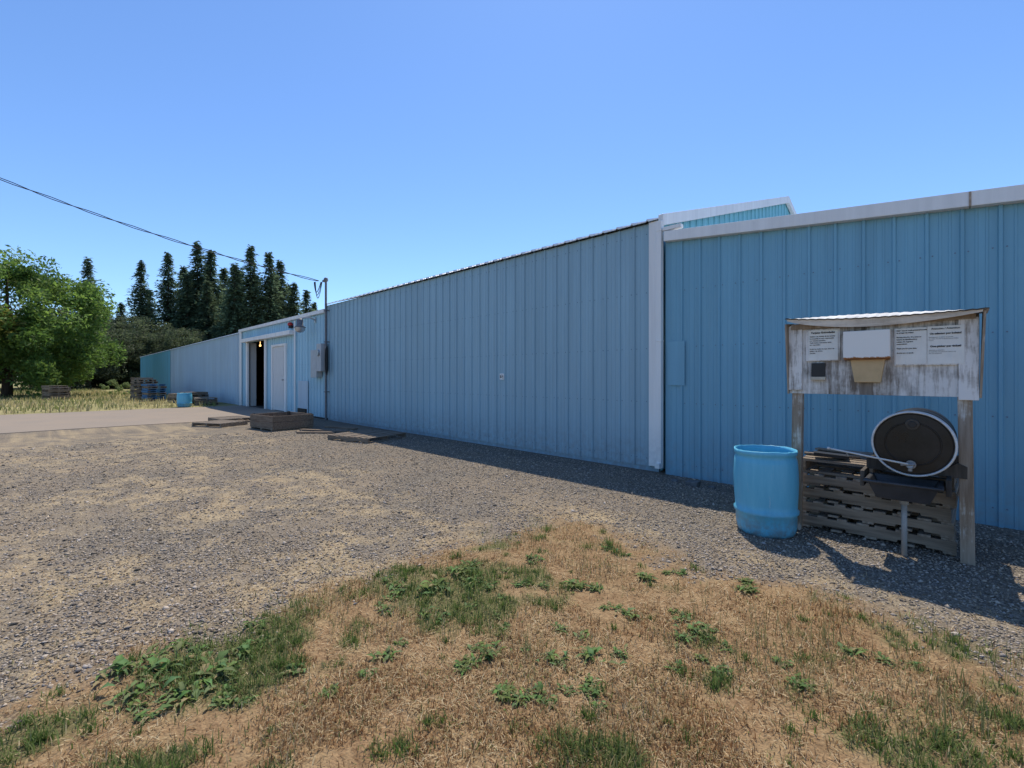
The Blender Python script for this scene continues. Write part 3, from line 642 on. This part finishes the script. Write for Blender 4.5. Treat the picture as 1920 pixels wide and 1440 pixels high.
def blades(name,x,y,h,w,lean,col,z=None):
    n=len(x); a=RNG.uniform(0,2*math.pi,n)
    dx,dy=np.cos(a),np.sin(a); px,py=-dy,dx
    z0=gz(x,y)-.003 if z is None else z
    V=np.zeros((n,5,3)); L=h*np.sin(lean); H=h*np.cos(lean)
    V[:,0]=np.stack([x-px*w,y-py*w,z0],1); V[:,1]=np.stack([x+px*w,y+py*w,z0],1)
    mx=x+dx*L*.4; my=y+dy*L*.4; mz=z0+H*.62+.001
    V[:,2]=np.stack([mx-px*w*.8,my-py*w*.8,mz],1); V[:,3]=np.stack([mx+px*w*.8,my+py*w*.8,mz],1)
    V[:,4]=np.stack([x+dx*L,y+dy*L,z0+H+.002],1)
    f=np.array([(0,1,3),(0,3,2),(2,3,4)]); F=(np.arange(n)[:,None,None]*5+f[None]).reshape(-1,3)
    o=obj(name,np_mesh(name,V.reshape(-1,3),F,np.repeat(col,5,0),M_blade)); o['kind']='stuff'; return o
def pal(n,cols,var=.2):
    c=np.array(cols)[RNG.integers(0,len(cols),n)]; return c*RNG.uniform(1-var,1+var,(n,1))
TAN=[(.42,.29,.15),(.33,.215,.11),(.50,.38,.21),(.26,.15,.07),(.56,.45,.27),(.25,.14,.065)]
GRN=[(.11,.16,.040),(.15,.195,.055),(.08,.125,.032),(.20,.23,.08),(.26,.25,.11)]
x,y,r=polar(240000,1.5,7.5,60); L=lawn(x,y); G=green(x,y); bare=fbm(x,y,2.6,2,5); k=RNG.random(len(x))<L**1.5*np.clip(.10+.95*ss(bare,.36,.60)+.4*G,0,1); x,y,r,G=x[k],y[k],r[k],G[k]; n=len(x)
isg=RNG.random(n)<G*.88+.12
rust=ss(fbm(x,y,1.3,6,4),.42,.62)[:,None]
col=np.where(isg[:,None],pal(n,GRN),pal(n,TAN)*(1-rust*np.array([.12,.25,.35]))); tall=fbm(x,y,2.2,6)
h=RNG.uniform(.008,.040,n)*(.5+1.4*tall)*(1+.8*G)
blades('dry_grass',x,y,h,RNG.uniform(.0010,.0022,n)*(1+.12*r),RNG.uniform(.2,1.4,n),col)
x,y,r=polar(190000,1.6,14,58); L=lawn(x,y); st=straw(x,y); G=green(x,y); b2=fbm(x,y,3.1,5,4); k=(RNG.random(len(x))<np.maximum(L*.55*ss(b2,.36,.62)*(1-.8*G),st*.7+.02))&(y<-1.8)&(x>-19); x,y,r=x[k],y[k],r[k]; n=len(x)
blades('straw_litter',x,y,RNG.uniform(.015,.055,n)*(1+.04*r),RNG.uniform(.0008,.0017,n)*(1+.12*r),RNG.uniform(1.2,1.55,n),pal(n,[(.52,.40,.23),(.42,.30,.16),(.60,.49,.31),(.32,.21,.11)]),z=gz(x,y)+.005)
def tufts(name,cent,cols,hh,per,rad,lean=(0.05,.7),w=(.0012,.0028)):
    xs_,ys_,hs=[],[],[]
    for (cx,cy,s) in cent:
        m=int(per*s); rr=np.abs(RNG.normal(0,rad*s,m)); aa=RNG.uniform(0,6.28,m); xs_.append(cx+rr*np.cos(aa)); ys_.append(cy+rr*np.sin(aa)); hs.append(RNG.uniform(.4,1,m)*hh*s)
    x=np.concatenate(xs_);y=np.concatenate(ys_);h=np.concatenate(hs); n=len(x)
    blades(name,x,y,h,RNG.uniform(w[0],w[1],n),RNG.uniform(lean[0],lean[1],n),pal(n,cols))
cent=[]
cx,cy,_=polar(3200,1.6,6.5,58); gk=(lawn(cx,cy)>.45)&(RNG.random(len(cx))<green(cx,cy)*.55+.06)
for a,b in zip(cx[gk],cy[gk]): cent.append((a,b,random.uniform(.35,1.0)))
cent+=[(-3.0,-3.95,1.2),(-2.3,-3.9,1.4),(-2.2,-3.98,1.2),(-2.45,-4.05,1.0),(-2.9,-4.15,.9),(-3.15,-5.0,1.1),(-3.25,-5.5,1.1),(-3.1,-5.9,1.1)]
tufts('green_grass',cent,[(.10,.17,.035),(.14,.21,.05),(.08,.13,.03),(.19,.24,.075)],.075,64,.045,(.05,1.0))
cent=[(random.uniform(-.9,.35),random.uniform(-4.9,-3.8),random.uniform(.6,1.3)) for _ in range(48)]+[(random.uniform(-3.2,-.6),random.uniform(-6.3,-4.2),random.uniform(.5,.9)) for _ in range(50)]
tufts('tall_seed_grass',cent,[(.16,.18,.07),(.35,.28,.14),(.22,.22,.09)],.21,13,.05,(.02,.5),(.0008,.0018))
cx,cy,_=polar(900,2,14,56); st=straw(cx,cy); gk=(RNG.random(len(cx))<st*.5)&(cy<-2.6)&(cx>-18.5)
tufts('straw_tufts',[(a,b,random.uniform(.5,1.1)) for a,b in zip(cx[gk],cy[gk])],[(.50,.40,.25),(.42,.32,.20),(.30,.28,.14)],.045,40,.09,(.5,1.4))
n=26000; x=RNG.uniform(-75,-28.4,n); y=RNG.uniform(-34,-1.0,n); k=(y<-3.5)|(x>-60); x,y=x[k],y[k]; n=len(x); q=fbm(x,y,.35,3)
c=np.where((q>.5)[:,None],pal(n,[(.36,.32,.15),(.46,.38,.2)]),pal(n,[(.18,.21,.07),(.25,.25,.1)]))
blades('field_grass',x,y,RNG.uniform(.10,.38,n),RNG.uniform(.01,.03,n),RNG.uniform(.05,.8,n),c)
def weed_mesh(seed):
    r=random.Random(seed); vs=[];fs=[];cs=[]
    for i in range(r.randint(36,56)):
        a=r.uniform(0,6.28); L=r.uniform(.018,.070); w=L*r.uniform(.09,.24); lift=r.uniform(.1,1.5); K=6
        bx_,by_=r.gauss(0,.030),r.gauss(0,.030)
        k=r.uniform(.65,1.3); c=(r.uniform(.10,.15)*k,r.uniform(.15,.21)*k,r.uniform(.045,.075)*k); o=len(vs)
        if r.random()<.12: c=(.30,.24,.12)
        for j in range(K+1):
            t=j/K; rr=L*t; ww=w*math.sin(math.pi*min(.97,t**.75+.02))*(1+.3*math.sin(j*2.7+i)); z=.004+L*lift*(t-.75*t*t); aa=a+.35*t*math.sin(i)
            for sgn in (-1,0,1):
                vs.append((bx_+rr*math.cos(aa)-sgn*ww*math.sin(aa),by_+rr*math.sin(aa)+sgn*ww*math.cos(aa),z+abs(sgn)*ww*.35)); cs.append(tuple(q*(1.2 if sgn==0 else 1) for q in c))
        for j in range(K):
            b=o+3*j; fs+=[(b,b+1,b+4,b+3),(b+1,b+2,b+5,b+4)]
    return np_mesh('weed',np.array(vs),np.array(fs),np.array(cs),M_blade)
WM=[weed_mesh(i) for i in range(6)]
wp=[(-1.49,-5.40),(-1.78,-5.28),(-1.15,-4.70),(-1.57,-4.80),(-1.51,-5.83),(-1.93,-5.89),(-3.05,-7.08),(-2.83,-6.91),(-3.1,-6.93),(-2.76,-5.5),(-1.31,-5.61),(-1.11,-3.92),(-2.28,-3.95),(-2.30,-6.2),(-2.37,-4.99),(-2.41,-5.48),(-.58,-4.82),(-1.75,-4.25),(-2.9,-6.75),(-2.72,-7.05),(-2.55,-6.6),(-2.55,-5.75),(-1.9,-5.75),(-1.6,-5.95),(-1.2,-4.85),(-1.28,-4.62),(-.9,-5.0),(-.45,-4.3),(-2.6,-4.6),(-2.05,-4.75),(-3.2,-7.25),(-2.95,-7.2),(-2.95,-5.7),(-2.65,-5.3),(-2.5,-5.2),(-2.85,-5.2)]
rw=random.Random(5); base=list(wp)
for (x,y) in base:
    for _ in range(2): wp.append((x+rw.gauss(0,.13),y+rw.gauss(0,.13)))
for i,(x,y) in enumerate(wp):
    o=bpy.data.objects.new('weed_plant',WM[i%6]); COL.objects.link(o); o.location=(x,y,gz1(x,y)); o.rotation_euler=(0,0,random.uniform(0,6)); s=random.uniform(.7,1.15)*(1.4 if x<-2.7 else 1)*(1 if i<len(base) else .65); o.scale=(s*random.uniform(.8,1.3),s,s); top(o,'low green broadleaf weed clump in dry lawn','weed','weeds in the dry lawn')

# ------------------------------------------------------------------ trees
def conifer(seed):
    r=np.random.default_rng(seed); vs=[];cs=[]; z=.04
    while z<.99:
        f=(1-z); Rz=.24*(f**.85)*(1 if z>.15 else .92)+.004; off=r.uniform(.78,1.15)
        for _ in range(10 if z<.8 else 6):
            a=r.uniform(0,6.283); L=Rz*off*r.uniform(.45,1.2); zz=z+r.uniform(-.012,.012); m=max(3,int(L/.014)); sh=r.uniform(.6,1.35)
            for j in range(m):
                t=(j+.6)/m; bz=zz+L*(.20*t-.50*t*t)
                for q in range(2):
                    s=r.uniform(.009,.020)*(1.15-.35*t); c=np.array([L*t*math.cos(a),L*t*math.sin(a),bz])+r.normal(0,.007,3)
                    d1=np.array([math.cos(a)+r.normal(0,.5),math.sin(a)+r.normal(0,.5),-.35+r.normal(0,.25)]); d2=r.normal(0,1,3); d2[2]*=.5
                    d1/=np.linalg.norm(d1); d2/=np.linalg.norm(d2)
                    vs+=[c-d2*s*.5,c+d2*s*.5,c+d1*s*1.5]
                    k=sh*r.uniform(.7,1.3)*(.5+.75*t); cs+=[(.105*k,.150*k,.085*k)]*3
        z+=.0125*(.6+f*.7)
    V=np.array(vs); F=np.arange(len(V)).reshape(-1,3); return np_mesh('conifer_crown',V,F,np.array(cs),M_needle)
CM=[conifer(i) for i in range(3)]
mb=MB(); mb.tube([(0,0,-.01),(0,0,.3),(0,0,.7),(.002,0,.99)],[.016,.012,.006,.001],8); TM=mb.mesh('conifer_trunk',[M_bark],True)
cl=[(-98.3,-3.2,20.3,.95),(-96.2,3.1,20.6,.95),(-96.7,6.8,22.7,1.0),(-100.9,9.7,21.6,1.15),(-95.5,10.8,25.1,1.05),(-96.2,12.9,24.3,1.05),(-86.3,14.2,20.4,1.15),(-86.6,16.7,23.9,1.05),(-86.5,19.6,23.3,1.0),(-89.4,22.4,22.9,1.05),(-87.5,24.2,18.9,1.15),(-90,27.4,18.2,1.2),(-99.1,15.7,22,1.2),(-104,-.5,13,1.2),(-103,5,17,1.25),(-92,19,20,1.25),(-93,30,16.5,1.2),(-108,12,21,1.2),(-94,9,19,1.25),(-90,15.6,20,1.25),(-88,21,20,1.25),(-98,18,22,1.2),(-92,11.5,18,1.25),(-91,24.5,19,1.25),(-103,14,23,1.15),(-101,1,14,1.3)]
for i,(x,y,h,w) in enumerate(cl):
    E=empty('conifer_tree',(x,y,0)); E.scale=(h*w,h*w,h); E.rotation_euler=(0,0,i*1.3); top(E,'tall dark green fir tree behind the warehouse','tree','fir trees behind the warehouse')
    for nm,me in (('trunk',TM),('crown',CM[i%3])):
        o=bpy.data.objects.new(nm,me); COL.objects.link(o); o.parent=E
def broadleaf(seed,cols,n_cl=85,per=330,leaf=.16,red=False,low=0):
    r=np.random.default_rng(seed); vs=[];cs=[]
    for i in range(n_cl+low):
        d=r.normal(0,1,3); d/=np.linalg.norm(d); rad=r.uniform(.3,1)**.5
        c=d*rad*np.array([4.8,4.8,4.4])*(1-.18*max(0,d[2])); c[2]+=6.2
        s=r.uniform(.6,1.3); col=np.array(cols[r.integers(0,len(cols))])*r.uniform(.75,1.25)
        if i>=n_cl:
            a=r.uniform(0,6.28); q=r.uniform(2.0,5.2); c=np.array([q*math.cos(a),q*math.sin(a),r.uniform(.9,4.2)])
        if red and 3.8<c[2]<6.8 and c[1]<.8 and r.random()<.4: col=col*.6+np.array((.11,.04,.01))
        P=r.normal(0,1,(per,3)); P/=np.linalg.norm(P,axis=1)[:,None]; P*=(r.random((per,1))**.45)*s*r.uniform(.7,1.25,3); P+=c
        d1=r.normal(0,1,(per,3)); d1/=np.linalg.norm(d1,axis=1)[:,None]; d2=r.normal(0,1,(per,3)); d2/=np.linalg.norm(d2,axis=1)[:,None]
        l=r.uniform(.5,1.2,(per,1))*leaf
        q=np.stack([P-d1*l,P-d2*l*.5,P+d1*l,P+d2*l*.5],1); vs.append(q.reshape(-1,3)); cs.append(np.repeat(col[None]*r.uniform(.7,1.3,(per,1)),4,0))
    V=np.concatenate(vs); return np_mesh('crown',V,np.arange(len(V)).reshape(-1,4),np.concatenate(cs),M_leaf)
def trunkmesh(seed):
    r=random.Random(seed); mb=MB(); mb.tube([(0,0,-.1),(.05,0,1.5),(0,.1,3.2),(.1,0,6),(0,0,9)],[.28,.22,.18,.10,.03],10)
    for i in range(10):
        a=i*.63+r.uniform(-.3,.3); z=1.5+i*.45; L=r.uniform(2.2,3.8); mb.tube([(0,0,z),(L*.4*math.cos(a),L*.4*math.sin(a),z+L*.3),(L*math.cos(a),L*math.sin(a),z+L*.7)],[.10,.06,.015],6)
    return mb.mesh('trunk',[M_bark],True)
B1=broadleaf(1,[(.105,.175,.036),(.080,.140,.028),(.14,.215,.045)],165,290,.145,True,85); B2=broadleaf(2,[(.075,.098,.050),(.10,.125,.06),(.06,.08,.042)],80,250,.17,False,40); TT=trunkmesh(1)
def btree(x,y,s,me,rot,lab):
    E=empty('broadleaf_tree',(x,y,0)); E.scale=(s[0],s[0],s[1]); E.rotation_euler=(0,0,rot); top(E,lab,'tree')
    for nm,m in (('trunk',TT),('crown',me)):
        o=bpy.data.objects.new(nm,m); COL.objects.link(o); o.parent=E
btree(-52.9,-9.8,(1.22,1.13),B1,0,'bright green leafy tree with faint reddish lower leaves beside field')
for i,(x,y,s) in enumerate(((-78,-4.0,.95),(-80,.5,.82),(-74,-10.5,.9),(-84,-7,1.1),(-79,4.5,.85),(-77,-17,1.0),(-86,8,.95),(-88,2,1.1),(-90,-3,1.1),(-84,-1.5,.95))):
    btree(x,y,(s,s*.95),B2,i*1.1,'dark grey-green leafy tree at field edge')
r=RNG; n=60000; t=r.random(n); ax=-92+r.normal(0,2.5,n); ay=-55+t*100; hz=(4.0+4.5*fbm(ay,ax*0,.25,2))*np.sqrt(r.random(n))
P=np.stack([ax,ay,hz],1); d1=r.normal(0,1,(n,3)); d2=r.normal(0,1,(n,3)); d1/=np.linalg.norm(d1,axis=1)[:,None]; d2/=np.linalg.norm(d2,axis=1)[:,None]; l=r.uniform(.15,.4,(n,1))
V=np.stack([P-d1*l,P-d2*l*.6,P+d1*l,P+d2*l*.6],1).reshape(-1,3); c=np.repeat(pal(n,[(.06,.08,.04),(.085,.105,.05)],.3),4,0)
o=obj('woodland',np_mesh('woodland',V,np.arange(4*n).reshape(-1,4),c,M_leaf)); o['kind']='stuff'
SH=broadleaf(5,[(.15,.20,.07),(.19,.23,.09)],20,120,.3)
for x,y,s in ((-44,-4.3,.14),(-43.2,-3.6,.12)):
    E=empty('shrub',(x,y,0)); top(E,'small green shrub by the pallet stacks','shrub'); E.scale=(s,s,s)
    o=bpy.data.objects.new('foliage',SH); COL.objects.link(o); o.parent=E
    mb=MB(); mb.tube([(0,0,0),(.1,0,4)],[.1,.03],6); o=bpy.data.objects.new('stem',mb.mesh('stem',[M_bark])); COL.objects.link(o); o.parent=E

# ------------------------------------------------------------------ light, sky, camera
sd=Vector((-.31,.43,1)).normalized(); elev=math.asin(sd.z); az=math.atan2(sd.x,sd.y)
w=bpy.data.worlds.new('World'); S.world=w; w.use_nodes=True; nt=w.node_tree; bg=nt.nodes['Background']
sky=nt.nodes.new('ShaderNodeTexSky'); sky.sky_type='NISHITA'; sky.sun_disc=False; sky.sun_elevation=elev; sky.sun_rotation=az
sky.air_density=1.0; sky.dust_density=.15; sky.ozone_density=1.7; sky.altitude=0
nt.links.new(mixc(nt,1.0,sky.outputs[0],(.79,1.0,1.27),'MULTIPLY'),bg.inputs[0]); bg.inputs[1].default_value=.15
sl=bpy.data.lights.new('sun','SUN'); sl.energy=5.0; sl.angle=math.radians(.5); sl.color=(1,.93,.80)
so=bpy.data.objects.new('sun',sl); COL.objects.link(so); so.rotation_euler=sd.to_track_quat('Z','Y').to_euler(); so.location=(0,0,30)
cd=bpy.data.cameras.new('camera'); cd.lens=16; cd.sensor_width=36; cd.clip_end=3000; cd.clip_start=.05; cd.shift_y=-14/1920
co=bpy.data.objects.new('camera',cd); COL.objects.link(co); co.location=CAM; co.rotation_euler=(math.radians(90),0,math.radians(44.5)); S.camera=co
S.view_settings.view_transform='Standard'; S.view_settings.look='None'; S.view_settings.exposure=0
